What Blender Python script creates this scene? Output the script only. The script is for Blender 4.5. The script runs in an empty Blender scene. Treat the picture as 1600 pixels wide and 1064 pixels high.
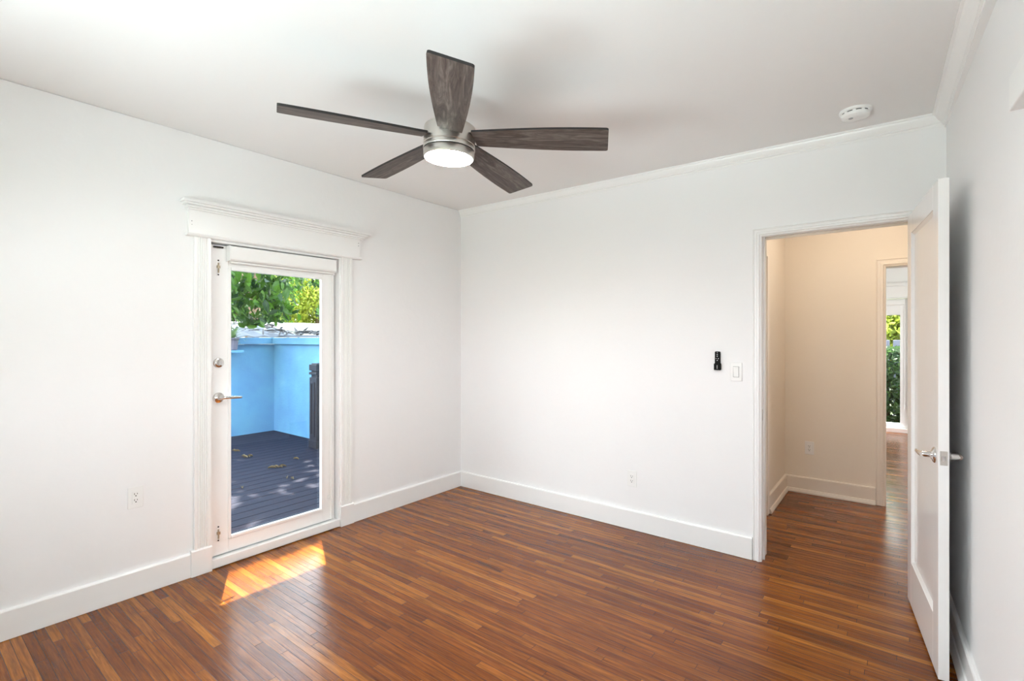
import bpy, bmesh, math, random
from mathutils import Vector, Matrix
random.seed(7)
C = bpy.context.scene.collection
PI = math.pi

# ------------------------------------------------------------------ camera, world, sun, exposure
F = 775.0
cam_d = bpy.data.cameras.new('camera'); cam = bpy.data.objects.new('camera', cam_d); C.objects.link(cam)
cam.location = (3.289, -3.421, 1.41)
cam.rotation_euler = (PI/2, 0, math.atan2(605, 775))
cam_d.sensor_width = 36.0
cam_d.lens = 36.0*F/1600
cam_d.shift_y = -(532-527)/1600.0
cam_d.clip_start = 0.02
bpy.context.scene.camera = cam
vs = bpy.context.scene.view_settings
vs.view_transform = 'Standard'; vs.look = 'None'; vs.gamma = 1.0; vs.use_curve_mapping = False
vs.exposure = 0.0
cy = bpy.context.scene.cycles
cy.max_bounces = 14; cy.diffuse_bounces = 8; cy.glossy_bounces = 5; cy.transparent_max_bounces = 16
cy.sample_clamp_indirect = 8.0

SKY = 10.0
world = bpy.data.worlds.new('sky'); bpy.context.scene.world = world
world.use_nodes = True
nt = world.node_tree; nt.nodes.clear()
wo = nt.nodes.new('ShaderNodeOutputWorld'); wb = nt.nodes.new('ShaderNodeBackground')
tc = nt.nodes.new('ShaderNodeTexCoord'); sx = nt.nodes.new('ShaderNodeSeparateXYZ'); rp = nt.nodes.new('ShaderNodeValToRGB')
nt.links.new(tc.outputs['Generated'], sx.inputs[0]); nt.links.new(sx.outputs['Z'], rp.inputs[0])
rp.color_ramp.elements[0].position = 0.0; rp.color_ramp.elements[0].color = (1.0, 1.0, 1.0, 1)
rp.color_ramp.elements[1].position = 0.8; rp.color_ramp.elements[1].color = (0.60, 0.80, 1.0, 1)
nt.links.new(rp.outputs[0], wb.inputs[0]); wb.inputs[1].default_value = SKY
nt.links.new(wb.outputs[0], wo.inputs[0])

sun_d = bpy.data.lights.new('sun', 'SUN'); sun = bpy.data.objects.new('sun', sun_d); C.objects.link(sun)
sun_d.energy = 34.0; sun_d.angle = math.radians(0.55); sun_d.color = (1.0, 0.95, 0.86)
SDIR = Vector((-0.374, 0.195, 0.9135)).normalized()
sun.rotation_euler = SDIR.to_track_quat('Z', 'Y').to_euler()
sun.location = (-6, 3, 12)

def area(name, loc, rot, sx_, sy_, power, col):
    d = bpy.data.lights.new(name, 'AREA'); o = bpy.data.objects.new(name, d); C.objects.link(o)
    d.shape = 'RECTANGLE'; d.size = sx_; d.size_y = sy_; d.energy = power; d.color = col
    o.location = loc; o.rotation_euler = rot
    return o
# unseen area lamps added to fill the bedroom, its ceiling and the far room
area('ceiling_fill_light', (1.9, -7.5, -.2), (PI, 0, 0), 4.6, 3.8, 1500, (0.84, 0.94, 1.0))      # added lamp facing up from the ground to brighten the ceiling
area('window_fill_light', (1.40, -4.16, 1.45), (PI/2+.3, 0, 0), .85, 1.1, 8, (0.90, 0.955, 1.0))
area('window_fill_light', (2.60, -4.16, 1.45), (PI/2+.3, 0, 0), .85, 1.1, 8, (0.90, 0.955, 1.0))
area('window_fill_light', (5.24, 3.9, 1.5), (PI/2, 0, PI/2), 1.2, 1.15, 36, (0.96, 0.98, 1.0))

# ------------------------------------------------------------------ materials
def mat(name, col=(.8, .8, .8), rough=.5, metal=0.0, spec=.5, **k):
    m = bpy.data.materials.new(name); m.use_nodes = True
    b = m.node_tree.nodes['Principled BSDF']
    b.inputs['Base Color'].default_value = (*col, 1); b.inputs['Roughness'].default_value = rough
    b.inputs['Metallic'].default_value = metal; b.inputs['Specular IOR Level'].default_value = spec
    for kk, v in k.items(): b.inputs[kk.replace('_', ' ')].default_value = v
    return m
def N(m, t, **k):
    n = m.node_tree.nodes.new(t)
    for a, v in k.items(): setattr(n, a, v)
    return n
def L(m, a, b): m.node_tree.links.new(a, b)
def bsdf(m): return m.node_tree.nodes['Principled BSDF']
def math_(m, op, a, b=None, c=None):
    n = N(m, 'ShaderNodeMath', operation=op)
    for i, v in enumerate((a, b, c)):
        if v is None: continue
        if isinstance(v, (int, float)): n.inputs[i].default_value = v
        else: L(m, v, n.inputs[i])
    return n.outputs[0]
def noise(m, vec, scale, detail=4, rough=.5, dist=0.0):
    n = N(m, 'ShaderNodeTexNoise'); n.inputs['Scale'].default_value = scale
    n.inputs['Detail'].default_value = detail; n.inputs['Roughness'].default_value = rough; n.inputs['Distortion'].default_value = dist
    if vec is not None: L(m, vec, n.inputs['Vector'])
    return n
def ramp(m, fac, stops):
    r = N(m, 'ShaderNodeValToRGB'); e = r.color_ramp.elements
    while len(e) < len(stops): e.new(.5)
    for el, (p, c) in zip(e, stops): el.position = p; el.color = (*c, 1)
    L(m, fac, r.inputs[0]); return r.outputs[0]
def bump(m, h, strength, dist=.01):
    b = N(m, 'ShaderNodeBump'); b.inputs['Strength'].default_value = strength; b.inputs['Distance'].default_value = dist
    L(m, h, b.inputs['Height']); L(m, b.outputs[0], bsdf(m).inputs['Normal'])
def mixc(m, f, a, b, mode='MIX'):
    n = N(m, 'ShaderNodeMix', data_type='RGBA', blend_type=mode)
    for s, v in ((n.inputs[0], f), (n.inputs[6], a), (n.inputs[7], b)):
        if isinstance(v, (int, float)): s.default_value = v
        elif isinstance(v, tuple): s.default_value = (*v, 1)
        else: L(m, v, s)
    return n.outputs[2]
def pos(m): return N(m, 'ShaderNodeNewGeometry').outputs['Position']

def paint(name, col, rough=.6, b=.12, sc=60, spec=.4):
    m = mat(name, col, rough, spec=spec)
    n = noise(m, pos(m), sc, 3); bump(m, n.outputs[0], b, .004)
    return m
M_wall = paint('white_wall_paint', (.86, .86, .865), .55, .25, 22)
M_ceil = paint('white_ceiling_paint', (.83, .825, .82), .8, .15, 30)
M_trim = mat('white_gloss_trim_paint', (.87, .87, .865), .3)
M_hall = paint('cream_hall_paint', (.86, .80, .71), .5, .2, 22)
M_halltrim = mat('cream_trim_paint', (.85, .79, .71), .3)
M_door = paint('white_gloss_door_paint', (.87, .865, .86), .14, .06, 12, .5)
M_plastic = mat('white_plastic', (.86, .86, .85), .3)
M_slot = mat('dark_slot', (.03, .03, .03), .6)
M_gap = mat('dark_gap', (.05, .045, .04), .9)
M_chrome = mat('polished_chrome', (.72, .70, .68), .13, 1.0)
M_worn = mat('worn_brass', (.42, .36, .26), .45, .6)
M_nickel = mat('brushed_nickel', (.62, .59, .55), .32, 1.0)
n_ = noise(M_nickel, pos(M_nickel), 9, 2)
bsdf(M_nickel).inputs['Anisotropic'].default_value = .6
M_black = mat('black_plastic', (.004, .004, .004), .5, spec=.12)
M_grey = mat('grey_button', (.45, .45, .46), .5)
M_edge = mat('black_blade_edge', (.012, .010, .010), .5)

M_light = mat('lit_diffuser', (1, 1, 1), .4)
bsdf(M_light).inputs['Emission Color'].default_value = (1.0, .985, .965, 1); bsdf(M_light).inputs['Emission Strength'].default_value = 185.0
M_hlamp = mat('lit_hall_diffuser', (1, 1, 1), .4)
bsdf(M_hlamp).inputs['Emission Color'].default_value = (1.0, .86, .70, 1); bsdf(M_hlamp).inputs['Emission Strength'].default_value = 42.0

def glass(name):
    m = bpy.data.materials.new(name); m.use_nodes = True; t = m.node_tree; t.nodes.clear()
    o = t.nodes.new('ShaderNodeOutputMaterial'); mx = t.nodes.new('ShaderNodeMixShader')
    tr = t.nodes.new('ShaderNodeBsdfTransparent'); tr.inputs[0].default_value = (.97, .985, .98, 1)
    gl = t.nodes.new('ShaderNodeBsdfGlossy'); gl.inputs['Roughness'].default_value = .01
    lw = t.nodes.new('ShaderNodeLayerWeight'); pw = t.nodes.new('ShaderNodeMath'); pw.operation = 'POWER'; pw.inputs[1].default_value = 5
    fr = t.nodes.new('ShaderNodeMath'); fr.operation = 'MULTIPLY_ADD'; fr.inputs[1].default_value = .9; fr.inputs[2].default_value = .02
    lw.inputs[0].default_value = .5; t.links.new(lw.outputs['Facing'], pw.inputs[0]); t.links.new(pw.outputs[0], fr.inputs[0])
    t.links.new(fr.outputs[0], mx.inputs[0]); t.links.new(tr.outputs[0], mx.inputs[1]); t.links.new(gl.outputs[0], mx.inputs[2])
    t.links.new(mx.outputs[0], o.inputs[0]); return m
M_glass = glass('clear_pane_glass')

# strip oak floor, boards running along x
def floor_mat():
    m = mat('stained_strip_floor', rough=.16, spec=.29)
    p = pos(m); s = N(m, 'ShaderNodeSeparateXYZ'); L(m, p, s.inputs[0]); x, y = s.outputs[0], s.outputs[1]
    w = .040
    yr = math_(m, 'DIVIDE', y, w); row = math_(m, 'FLOOR', yr); fy = math_(m, 'FRACT', yr)
    wn = N(m, 'ShaderNodeTexWhiteNoise', noise_dimensions='1D'); L(m, row, wn.inputs['W'])
    off = math_(m, 'MULTIPLY', wn.outputs['Value'], 7.3)
    ln = math_(m, 'MULTIPLY_ADD', wn.outputs['Value'], .5, .55)
    xr = math_(m, 'DIVIDE', math_(m, 'ADD', x, off), ln); col = math_(m, 'FLOOR', xr); fx = math_(m, 'FRACT', xr)
    cb = N(m, 'ShaderNodeCombineXYZ'); L(m, row, cb.inputs[0]); L(m, col, cb.inputs[1])
    w2 = N(m, 'ShaderNodeTexWhiteNoise', noise_dimensions='2D'); L(m, cb.outputs[0], w2.inputs['Vector'])
    rid = w2.outputs['Value']
    # grain, stretched along each board
    c2 = N(m, 'ShaderNodeCombineXYZ'); L(m, math_(m, 'MULTIPLY', x, 2.2), c2.inputs[0]); L(m, math_(m, 'MULTIPLY', y, 42.0), c2.inputs[1]); L(m, math_(m, 'MULTIPLY', rid, 40.0), c2.inputs[2])
    g = noise(m, c2.outputs[0], 1.6, 6, .62, .6)
    c3 = N(m, 'ShaderNodeCombineXYZ'); L(m, math_(m, 'MULTIPLY', x, 9.0), c3.inputs[0]); L(m, math_(m, 'MULTIPLY', y, 190.0), c3.inputs[1]); L(m, rid, c3.inputs[2])
    g2 = noise(m, c3.outputs[0], 1.0, 3, .6)
    base = ramp(m, rid, [(0, (.150, .038, .003)), (.12, (.185, .050, .005)), (.5, (.242, .070, .007)), (.85, (.295, .096, .011)), (1, (.38, .140, .020))])
    gr = ramp(m, g.outputs[0], [(.27, (.34, .26, .19)), (.5, (.92, .90, .86)), (.72, (1.35, 1.35, 1.35))])
    c = mixc(m, .85, base, gr, 'MULTIPLY')
    c = mixc(m, .6, c, ramp(m, g2.outputs[0], [(.3, (.5, .45, .4)), (.7, (1.25, 1.25, 1.25))]), 'MULTIPLY')
    big = noise(m, p, 1.1, 3)
    c = mixc(m, .6, c, ramp(m, big.outputs[0], [(.3, (.72, .66, .62)), (.7, (1.15, 1.15, 1.15))]), 'MULTIPLY')
    # scuffs and small scratches worn through the finish
    sc = noise(m, p, 26, 6, .75, 1.5)
    c = mixc(m, ramp(m, sc.outputs[0], [(.70, (0, 0, 0)), (.80, (.3, .3, .3))]), c, (.62, .36, .16))
    # joints
    ey = math_(m, 'MULTIPLY', math_(m, 'MINIMUM', fy, math_(m, 'SUBTRACT', 1.0, fy)), w)
    ex = math_(m, 'MULTIPLY', math_(m, 'MINIMUM', fx, math_(m, 'SUBTRACT', 1.0, fx)), ln)
    e = math_(m, 'MINIMUM', ey, ex)
    joint = N(m, 'ShaderNodeMapRange'); joint.inputs[1].default_value = .0004; joint.inputs[2].default_value = .0016; L(m, e, joint.inputs[0])
    c = mixc(m, math_(m, 'SUBTRACT', 1.0, joint.outputs[0]), c, (.05, .017, .006))
    L(m, c, bsdf(m).inputs['Base Color'])
    rn = noise(m, p, 7, 6, .7, .8)
    rr = N(m, 'ShaderNodeMapRange'); rr.inputs[1].default_value = .3; rr.inputs[2].default_value = .7; rr.inputs[3].default_value = .09; rr.inputs[4].default_value = .27
    L(m, rn.outputs[0], rr.inputs[0]); L(m, rr.outputs[0], bsdf(m).inputs['Roughness'])
    h = math_(m, 'ADD', math_(m, 'MULTIPLY', joint.outputs[0], .6), math_(m, 'MULTIPLY', g2.outputs[0], .25))
    h = math_(m, 'ADD', h, math_(m, 'MULTIPLY', rid, .9))
    h = math_(m, 'ADD', h, math_(m, 'MULTIPLY', sc.outputs[0], 1.6))
    bump(m, h, .22, .0022)
    bsdf(m).inputs['Coat Weight'].default_value = .06; bsdf(m).inputs['Coat Roughness'].default_value = .10
    return m
M_floor = floor_mat()

def blade_mat():
    m = mat('weathered_grey_oak', rough=.5)
    t = N(m, 'ShaderNodeTexCoord'); mp = N(m, 'ShaderNodeMapping'); mp.inputs['Scale'].default_value = (2.0, 16.0, 4.0)
    L(m, t.outputs['Object'], mp.inputs[0])
    g = noise(m, mp.outputs[0], 2.0, 7, .65, 1.6)
    mp2 = N(m, 'ShaderNodeMapping'); mp2.inputs['Scale'].default_value = (3.0, 130.0, 4.0); L(m, t.outputs['Object'], mp2.inputs[0])
    g2 = noise(m, mp2.outputs[0], 2.0, 3, .6)
    c = ramp(m, g.outputs[0], [(.32, (.018, .011, .008)), (.43, (.058, .039, .032)), (.54, (.105, .079, .068)), (.68, (.195, .162, .145))])
    c = mixc(m, .6, c, ramp(m, g2.outputs[0], [(.3, (.5, .48, .46)), (.7, (1.2, 1.2, 1.2))]), 'MULTIPLY')
    L(m, c, bsdf(m).inputs['Base Color']); return m
M_blade = blade_mat()

def leafmat(name, a, b, trans=.5):
    m = mat(name, rough=.45, spec=.35)
    oi = N(m, 'ShaderNodeTexWhiteNoise', noise_dimensions='1D')
    at = N(m, 'ShaderNodeAttribute', attribute_name='leaf_id'); L(m, at.outputs['Fac'], oi.inputs['W'])
    c = ramp(m, oi.outputs['Value'], [(0, a), (.55, tuple((i+j)/2 for i, j in zip(a, b))), (1, b)])
    L(m, c, bsdf(m).inputs['Base Color'])
    tl = N(m, 'ShaderNodeBsdfTranslucent'); L(m, c, tl.inputs[0])
    mx = N(m, 'ShaderNodeMixShader'); mx.inputs[0].default_value = trans
    out = m.node_tree.nodes['Material Output']
    L(m, bsdf(m).outputs[0], mx.inputs[1]); L(m, tl.outputs[0], mx.inputs[2]); L(m, mx.outputs[0], out.inputs[0])
    return m
M_leaf = leafmat('broad_green_leaf', (.006, .026, .010), (.075, .17, .012))
M_yleaf = leafmat('yellow_green_leaf', (.16, .21, .015), (.58, .62, .10))
M_hleaf = leafmat('hedge_leaf', (.012, .035, .014), (.09, .16, .045))
M_spike = leafmat('spiky_leaf', (.05, .12, .05), (.22, .32, .10))
M_bark = mat('brown_bark', (.14, .085, .05), .9)

def stucco():
    m = mat('weathered_blue_stucco', (.25, .58, .82), .85)
    p = pos(m); a = noise(m, p, 2.2, 5, .6); b = noise(m, p, 30, 4, .7)
    c = ramp(m, a.outputs[0], [(.3, (.085, .21, .38)), (.6, (.105, .27, .41)), (.75, (.15, .33, .43))])
    c = mixc(m, ramp(m, b.outputs[0], [(.68, (0, 0, 0)), (.8, (.5, .5, .5))]), c, (.25, .33, .36))
    L(m, c, bsdf(m).inputs['Base Color']); bump(m, b.outputs[0], .5, .01); return m
M_blue = stucco()
def deckm():
    m = mat('blue_grey_painted_deck', rough=.5)
    p = pos(m); mp = N(m, 'ShaderNodeMapping'); mp.inputs['Scale'].default_value = (30, 2, 1); L(m, p, mp.inputs[0])
    g = noise(m, mp.outputs[0], 2, 5, .6)
    c = ramp(m, g.outputs[0], [(.3, (.012, .0115, .021)), (.7, (.022, .0215, .035))])
    L(m, c, bsdf(m).inputs['Base Color']); return m
M_deck = deckm(); bsdf(M_deck).inputs['Specular IOR Level'].default_value = .15; bsdf(M_deck).inputs['Roughness'].default_value = .7
M_post = mat('dark_painted_post', (.016, .014, .020), .45)
M_white = mat('white_painted_metal', (.55, .56, .57), .5)
M_roof = mat('weathered_grey_sheet', (.16, .17, .20), .6)
M_dry = mat('dry_leaf', (.12, .085, .04), .8)
M_grass = mat('ground_soil_grass', (.10, .12, .05), .95)
n_ = noise(M_grass, pos(M_grass), 3, 5); L(M_grass, ramp(M_grass, n_.outputs[0], [(.3, (.05, .08, .02)), (.7, (.16, .17, .08))]), bsdf(M_grass).inputs['Base Color'])
M_pot = mat('lilac_grey_pot', (.13, .12, .16), .7)
M_render = paint('pale_exterior_render', (.70, .70, .68), .8, .3, 12)

# ------------------------------------------------------------------ mesh helpers
def box(bm, x0, x1, y0, y1, z0, z1):
    v = [bm.verts.new(p) for p in ((x0, y0, z0), (x1, y0, z0), (x1, y1, z0), (x0, y1, z0), (x0, y0, z1), (x1, y0, z1), (x1, y1, z1), (x0, y1, z1))]
    for f in ((0, 3, 2, 1), (4, 5, 6, 7), (0, 1, 5, 4), (1, 2, 6, 5), (2, 3, 7, 6), (3, 0, 4, 7)): bm.faces.new([v[i] for i in f])
def prism(bm, prof, a, b):
    """profile points are 3-vectors relative; swept from offset a to offset b"""
    A = [bm.verts.new(Vector(p)+Vector(a)) for p in prof]; B = [bm.verts.new(Vector(p)+Vector(b)) for p in prof]
    n = len(prof)
    for i in range(n): bm.faces.new((A[i], A[(i+1) % n], B[(i+1) % n], B[i]))
    bm.faces.new(A[::-1]); bm.faces.new(B)
def lathe(bm, prof, n=32, M=None, cap=True):
    """prof: list of (radius, z)"""
    M = M or Matrix(); rings = []
    for r, z in prof:
        if r < 1e-6: rings.append([bm.verts.new(M @ Vector((0, 0, z)))])
        else: rings.append([bm.verts.new(M @ Vector((r*math.cos(2*PI*i/n), r*math.sin(2*PI*i/n), z))) for i in range(n)])
    for a, b in zip(rings, rings[1:]):
        for i in range(n):
            j = (i+1) % n
            if len(a) == 1 and len(b) == 1: continue
            if len(a) == 1: bm.faces.new((a[0], b[j], b[i]))
            elif len(b) == 1: bm.faces.new((a[i], a[j], b[0]))
            else: bm.faces.new((a[i], a[j], b[j], b[i]))
    if cap:
        if len(rings[0]) > 1: bm.faces.new(rings[0][::-1])
        if len(rings[-1]) > 1: bm.faces.new(rings[-1])
def tube(bm, pts, rad, n=10):
    """tube along points; rad number or list"""
    pts = [Vector(p) for p in pts]; rad = rad if isinstance(rad, (list, tuple)) else [rad]*len(pts); rings = []
    for i, p in enumerate(pts):
        d = (pts[min(i+1, len(pts)-1)]-pts[max(i-1, 0)]).normalized()
        u = d.cross(Vector((0, 0, 1)));
        if u.length < .05: u = d.cross(Vector((1, 0, 0)))
        u.normalize(); w = d.cross(u)
        rings.append([bm.verts.new(p+(u*math.cos(2*PI*k/n)+w*math.sin(2*PI*k/n))*rad[i]) for k in range(n)])
    for a, b in zip(rings, rings[1:]):
        for k in range(n): bm.faces.new((a[k], a[(k+1) % n], b[(k+1) % n], b[k]))
    bm.faces.new(rings[0][::-1]); bm.faces.new(rings[-1])
def mitre(bm, prof, x0, x1, z1, yb, sg, z0=.002):
    """three-sided mitred casing; prof: (outwards, inwards from the outer edge)"""
    R_ = [[bm.verts.new(p) for p in ((x0+a, yb+sg*o, z0), (x0+a, yb+sg*o, z1-a), (x1-a, yb+sg*o, z1-a), (x1-a, yb+sg*o, z0))] for o, a in prof]
    n = len(R_)
    for i in range(n):
        A, B = R_[i], R_[(i+1) % n]
        for k in range(3): bm.faces.new((A[k], A[k+1], B[k+1], B[k]))
    bm.faces.new([q[0] for q in R_]); bm.faces.new([q[3] for q in R_][::-1])
def obj(name, bm, m, parent=None, bevel=0, smooth=False, loc=None, seg=2):
    bmesh.ops.recalc_face_normals(bm, faces=bm.faces)
    me = bpy.data.meshes.new(name); bm.to_mesh(me); bm.free()
    o = bpy.data.objects.new(name, me); C.objects.link(o)
    for mm in (m if isinstance(m, (list, tuple)) else [m]): me.materials.append(mm)
    if parent: o.parent = parent
    if loc: o.location = loc
    if bevel:
        b = o.modifiers.new('bevel', 'BEVEL'); b.width = bevel; b.segments = seg; b.limit_method = 'ANGLE'
    if smooth:
        for p in me.polygons: p.use_smooth = True
        me.update()
        try: me.set_sharp_from_angle(angle=math.radians(38))
        except Exception: pass
    return o
def BX(name, b, m, parent=None, bevel=0):
    bm = bmesh.new()
    for q in (b if isinstance(b[0], (list, tuple)) else [b]): box(bm, *q)
    return obj(name, bm, m, parent, bevel)
def tag(o, label, cat, group=None):
    o['label'] = label; o['category'] = cat
    if group: o['group'] = group
    return o
def thing(name, label, cat, loc=(0, 0, 0), rot=(0, 0, 0), group=None):
    o = bpy.data.objects.new(name, None); C.objects.link(o); o.location = loc; o.rotation_euler = rot
    o.empty_display_size = .1
    return tag(o, label, cat, group)
def struct(o, label=None, cat=None):
    o['kind'] = 'structure'
    if label: o['label'] = label
    if cat: o['category'] = cat
    return o
def sempty(name, label, cat, loc=(0, 0, 0), rot=(0, 0, 0)):
    return struct(thing(name, label, cat, loc, rot))

H = 2.61; YF = -3.98        # ceiling height, wall behind the camera
T = .13
# ------------------------------------------------------------------ room shell
struct(BX('floor', [(-.0, 5.1, -4.12, 5.97, -.06, 0)], M_floor), 'glossy red-brown strip wood floor running on into the hall', 'floor')
def HC(x): return 2.612-.0095*x      # the ceiling falls a little towards the right wall
bm = bmesh.new(); prism(bm, [(-.15, 0, HC(-.15)), (3.95, 0, HC(3.95)), (3.95, 0, 2.75), (-.15, 0, 2.75)], (0, YF-.13, 0), (0, T, 0))
struct(obj('ceiling', bm, M_ceil), 'plain white ceiling over the bedroom', 'ceiling')
# left wall with garden door opening
DY0, DY1, DZ = -2.185, -1.290, 2.00
struct(BX('wall_left', [(-.15, 0, YF-.13, DY0, 0, H), (-.15, 0, DY1, 0.0, 0, H), (-.15, 0, DY0, DY1, DZ, H)], M_wall), 'white wall on the left around the glass garden door', 'wall')
# back wall with hall opening
OX0, OX1, OZ = 2.595, 3.365, 2.065
struct(BX('wall_back', [(-.15, OX0, 0, T, 0, H), (OX1, 3.62, 0, T, 0, H), (OX0, OX1, 0, T, OZ, H)], M_wall), 'white far wall with the hall doorway', 'wall')
# right wall (a little out of square), local frame: x=0 face, running along -y
RT = 0.048
wr = BX('wall_right', [(0, .14, -1.70, .06, 0, 2.7), (0, .14, YF-.2, -2.46, 0, 2.7), (0, .14, -2.46, -1.70, 2.0, 2.7)], M_wall)
wr.location = (3.482, 0, 0); wr.rotation_euler = (0, 0, RT); struct(wr, 'white wall on the right behind the open door', 'wall')
struct(BX('wall_front', [(-.15, 3.95, YF-.13, YF, 0, .90), (-.15, 3.95, YF-.13, YF, 2.1, H), (-.15, .95, YF-.13, YF, .9, 2.1), (1.85, 2.15, YF-.13, YF, .9, 2.1), (3.05, 3.95, YF-.13, YF, .9, 2.1)], M_wall), 'white wall behind the viewer with two added windows', 'wall')
def window(n, x0, x1, z0, z1, loc, rot, label):  # unseen windows, added so light reaches the room from behind the camera
    e = sempty('window_%d' % n, label, 'window', loc, rot)     # local: spans x, depth y (0 = room face, -y outwards)
    f = .05
    BX('window_frame', [(x0, x0+f, -.09, -.03, z0, z1), (x1-f, x1, -.09, -.03, z0, z1), (x0+f, x1-f, -.09, -.03, z0, z0+f), (x0+f, x1-f, -.09, -.03, z1-f, z1), (x0+f, x1-f, -.085, -.035, (z0+z1)/2-.02, (z0+z1)/2+.02)], M_trim, e, .004)
    BX('window_pane', (x0+f-.004, x1-f+.004, -.064, -.060, z0+f-.004, z1-f+.004), M_glass, e)
    BX('window_casing', [(x0-.07, x0, 0, .02, z0-.05, z1), (x1, x1+.07, 0, .02, z0-.05, z1), (x0-.09, x1+.09, 0, .05, z0-.05, z0-.02)], M_trim, e, .004)
    return e
w1 = window(1, .95, 1.85, .9, 2.1, (0, YF, 0), (0, 0, 0), 'unseen white framed window added behind the viewer to let light in, the left one')
BX('window_header', (.84, 1.96, 0, .022, 2.1, 2.2), M_trim, w1, .003)
w2 = window(2, 2.15, 3.05, .9, 2.1, (0, YF, 0), (0, 0, 0), 'unseen white framed window added behind the viewer to let light in, the right one')
BX('window_header', (2.04, 3.16, 0, .022, 2.1, 2.2), M_trim, w2, .003)
d5 = sempty('door_5', 'closet door in the right wall whose white header board shows at the right edge', 'door', (3.482, 0, 0), (0, 0, RT))
BX('header_board', (-.037, 0, -2.60, -1.56, 2.012, 2.102), M_trim, d5, .003)
BX('casing_board', (-.018, 0, -1.70, -1.63, .002, 2.012), M_trim, d5, .003); BX('casing_board', (-.018, 0, -2.53, -2.46, .002, 2.012), M_trim, d5, .003)
BX('door_leaf', [(.03, .065, -2.455, -2.36, .01, 1.995), (.03, .065, -1.80, -1.705, .01, 1.995), (.03, .065, -2.36, -1.80, .01, .22), (.03, .065, -2.36, -1.80, 1.89, 1.995), (.042, .055, -2.36, -1.80, .22, 1.89)], M_door, d5)

# crown on back and right wall
def crown_prof(sx=None):
    return [(0, 0), (.046, 0), (.046, -.009), (.038, -.012), (.034, -.020), (.022, -.036), (.013, -.046), (.013, -.052), (.006, -.056), (.006, -.066), (0, -.066)]
bm = bmesh.new(); prism(bm, [(0, -d*.7, z) for d, z in crown_prof()], (0, 0, HC(0)), (3.50, 0, HC(3.5))); struct(obj('trim_1', bm, M_trim), 'narrow white crown moulding along the far wall', 'moulding')
bm = bmesh.new(); prism(bm, [(.12, 0, 0)]+[(-d*1.25, 0, z*1.15) for d, z in crown_prof()[1:-1]]+[(.12, 0, -.076)], (0, 0, HC(3.48)), (0, YF, HC(3.6))); o = obj('trim_2', bm, M_trim); o.location = (3.482, 0, 0); o.rotation_euler = (0, 0, RT-.019); struct(o, 'white crown moulding along the right wall', 'moulding')

# baseboards
def bb_prof(h=.140, t=.018): return [(0, 0), (t, 0), (t, h-.008), (t-.004, h-.002), (t-.009, h), (0, h)]
def gap_strip(): pass
bm = bmesh.new(); P = bb_prof()
prism(bm, [(d, 0, z) for d, z in P], (0, YF, .002), (0, -2.285, .002))
prism(bm, [(d, 0, z) for d, z in P], (0, -1.190, .002), (0, 0, .002))
struct(obj('baseboard_left', bm, M_trim), 'tall white baseboard along the left wall', 'baseboard')
bm = bmesh.new(); prism(bm, [(0, -d, z) for d, z in P], (.0, 0, .002), (2.556, 0, .002)); prism(bm, [(0, -d, z) for d, z in P], (3.42, 0, .002), (3.48, 0, .002)); struct(obj('baseboard_back', bm, M_trim), 'tall white baseboard along the far wall', 'baseboard')
bm = bmesh.new(); prism(bm, [(-d, 0, z) for d, z in bb_prof(.145, .018)], (0, -.02, .002), (0, -1.63, .002)); prism(bm, [(-.018, 0, 0), (-.018, 0, .05), (-.024, 0, .046), (-.036, 0, .012), (-.036, 0, 0)], (0, -.02, .002), (0, -1.63, .002))
o = obj('baseboard_right', bm, M_trim); o.location = (3.482, 0, 0); o.rotation_euler = (0, 0, RT); struct(o, 'white baseboard with shoe moulding behind the open door', 'baseboard')
struct(BX('baseboard_front', (0.02, 3.64, YF, YF+.018, .002, .14), M_trim), 'white baseboard behind the viewer', 'baseboard')

# ------------------------------------------------------------------ garden door surround (left wall)
e = sempty('trim_3', 'white fluted casing with a deep capped header around the garden door', 'door casing')
def fluted(y0, y1):
    bm = bmesh.new(); w = y1-y0; pr = [(0, y0)]
    n = 5; m0 = .014; step = (w-2*m0)/n
    pr.append((.020, y0)); pr.append((.020, y0+m0))
    for k in range(n):
        a = y0+m0+k*step
        pr += [(.014, a+step*.22), (.014, a+step*.55), (.020, a+step*.78), (.020, a+step)]
    pr += [(.020, y1), (0, y1)]
    prism(bm, [(x, y, 0) for x, y in pr], (0, 0, .150), (0, 0, 2.005))
    return bm
obj('casing_board', fluted(-2.268, -2.180), M_trim, e); obj('casing_board', fluted(-1.292, -1.203), M_trim, e)
bm = bmesh.new(); prism(bm, [(d*1.45, 0, z) for d, z in bb_prof(.155)], (0, -2.288, .002), (0, -2.176, .002)); obj('plinth_block', bm, M_trim, e)
bm = bmesh.new(); prism(bm, [(d*1.45, 0, z) for d, z in bb_prof(.155)], (0, -1.300, .002), (0, -1.190, .002)); obj('plinth_block', bm, M_trim, e)
bm = bmesh.new(); box(bm, 0, .024, -2.300, -1.135, 2.022, 2.160)
prism(bm, [(0, 0, 0), (.030, 0, 0), (.035, 0, .007), (.035, 0, .010), (.030, 0, .017), (0, 0, .017)], (0, -2.312, 2.005), (0, -1.122, 2.005))
obj('header_board', bm, M_trim, e, .002)
bm = bmesh.new()   # stepped cap returning at both ends
for (p, z0, z1) in ((.034, 2.158, 2.168), (.044, 2.168, 2.178), (.040, 2.178, 2.184), (.056, 2.184, 2.196), (.070, 2.196, 2.208), (.066, 2.208, 2.214)):
    box(bm, 0, p, -2.296-(p-.022)*.95, -1.139+(p-.022)*1.6, z0, z1)
obj('header_cap', bm, M_trim, e, .0025)
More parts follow.
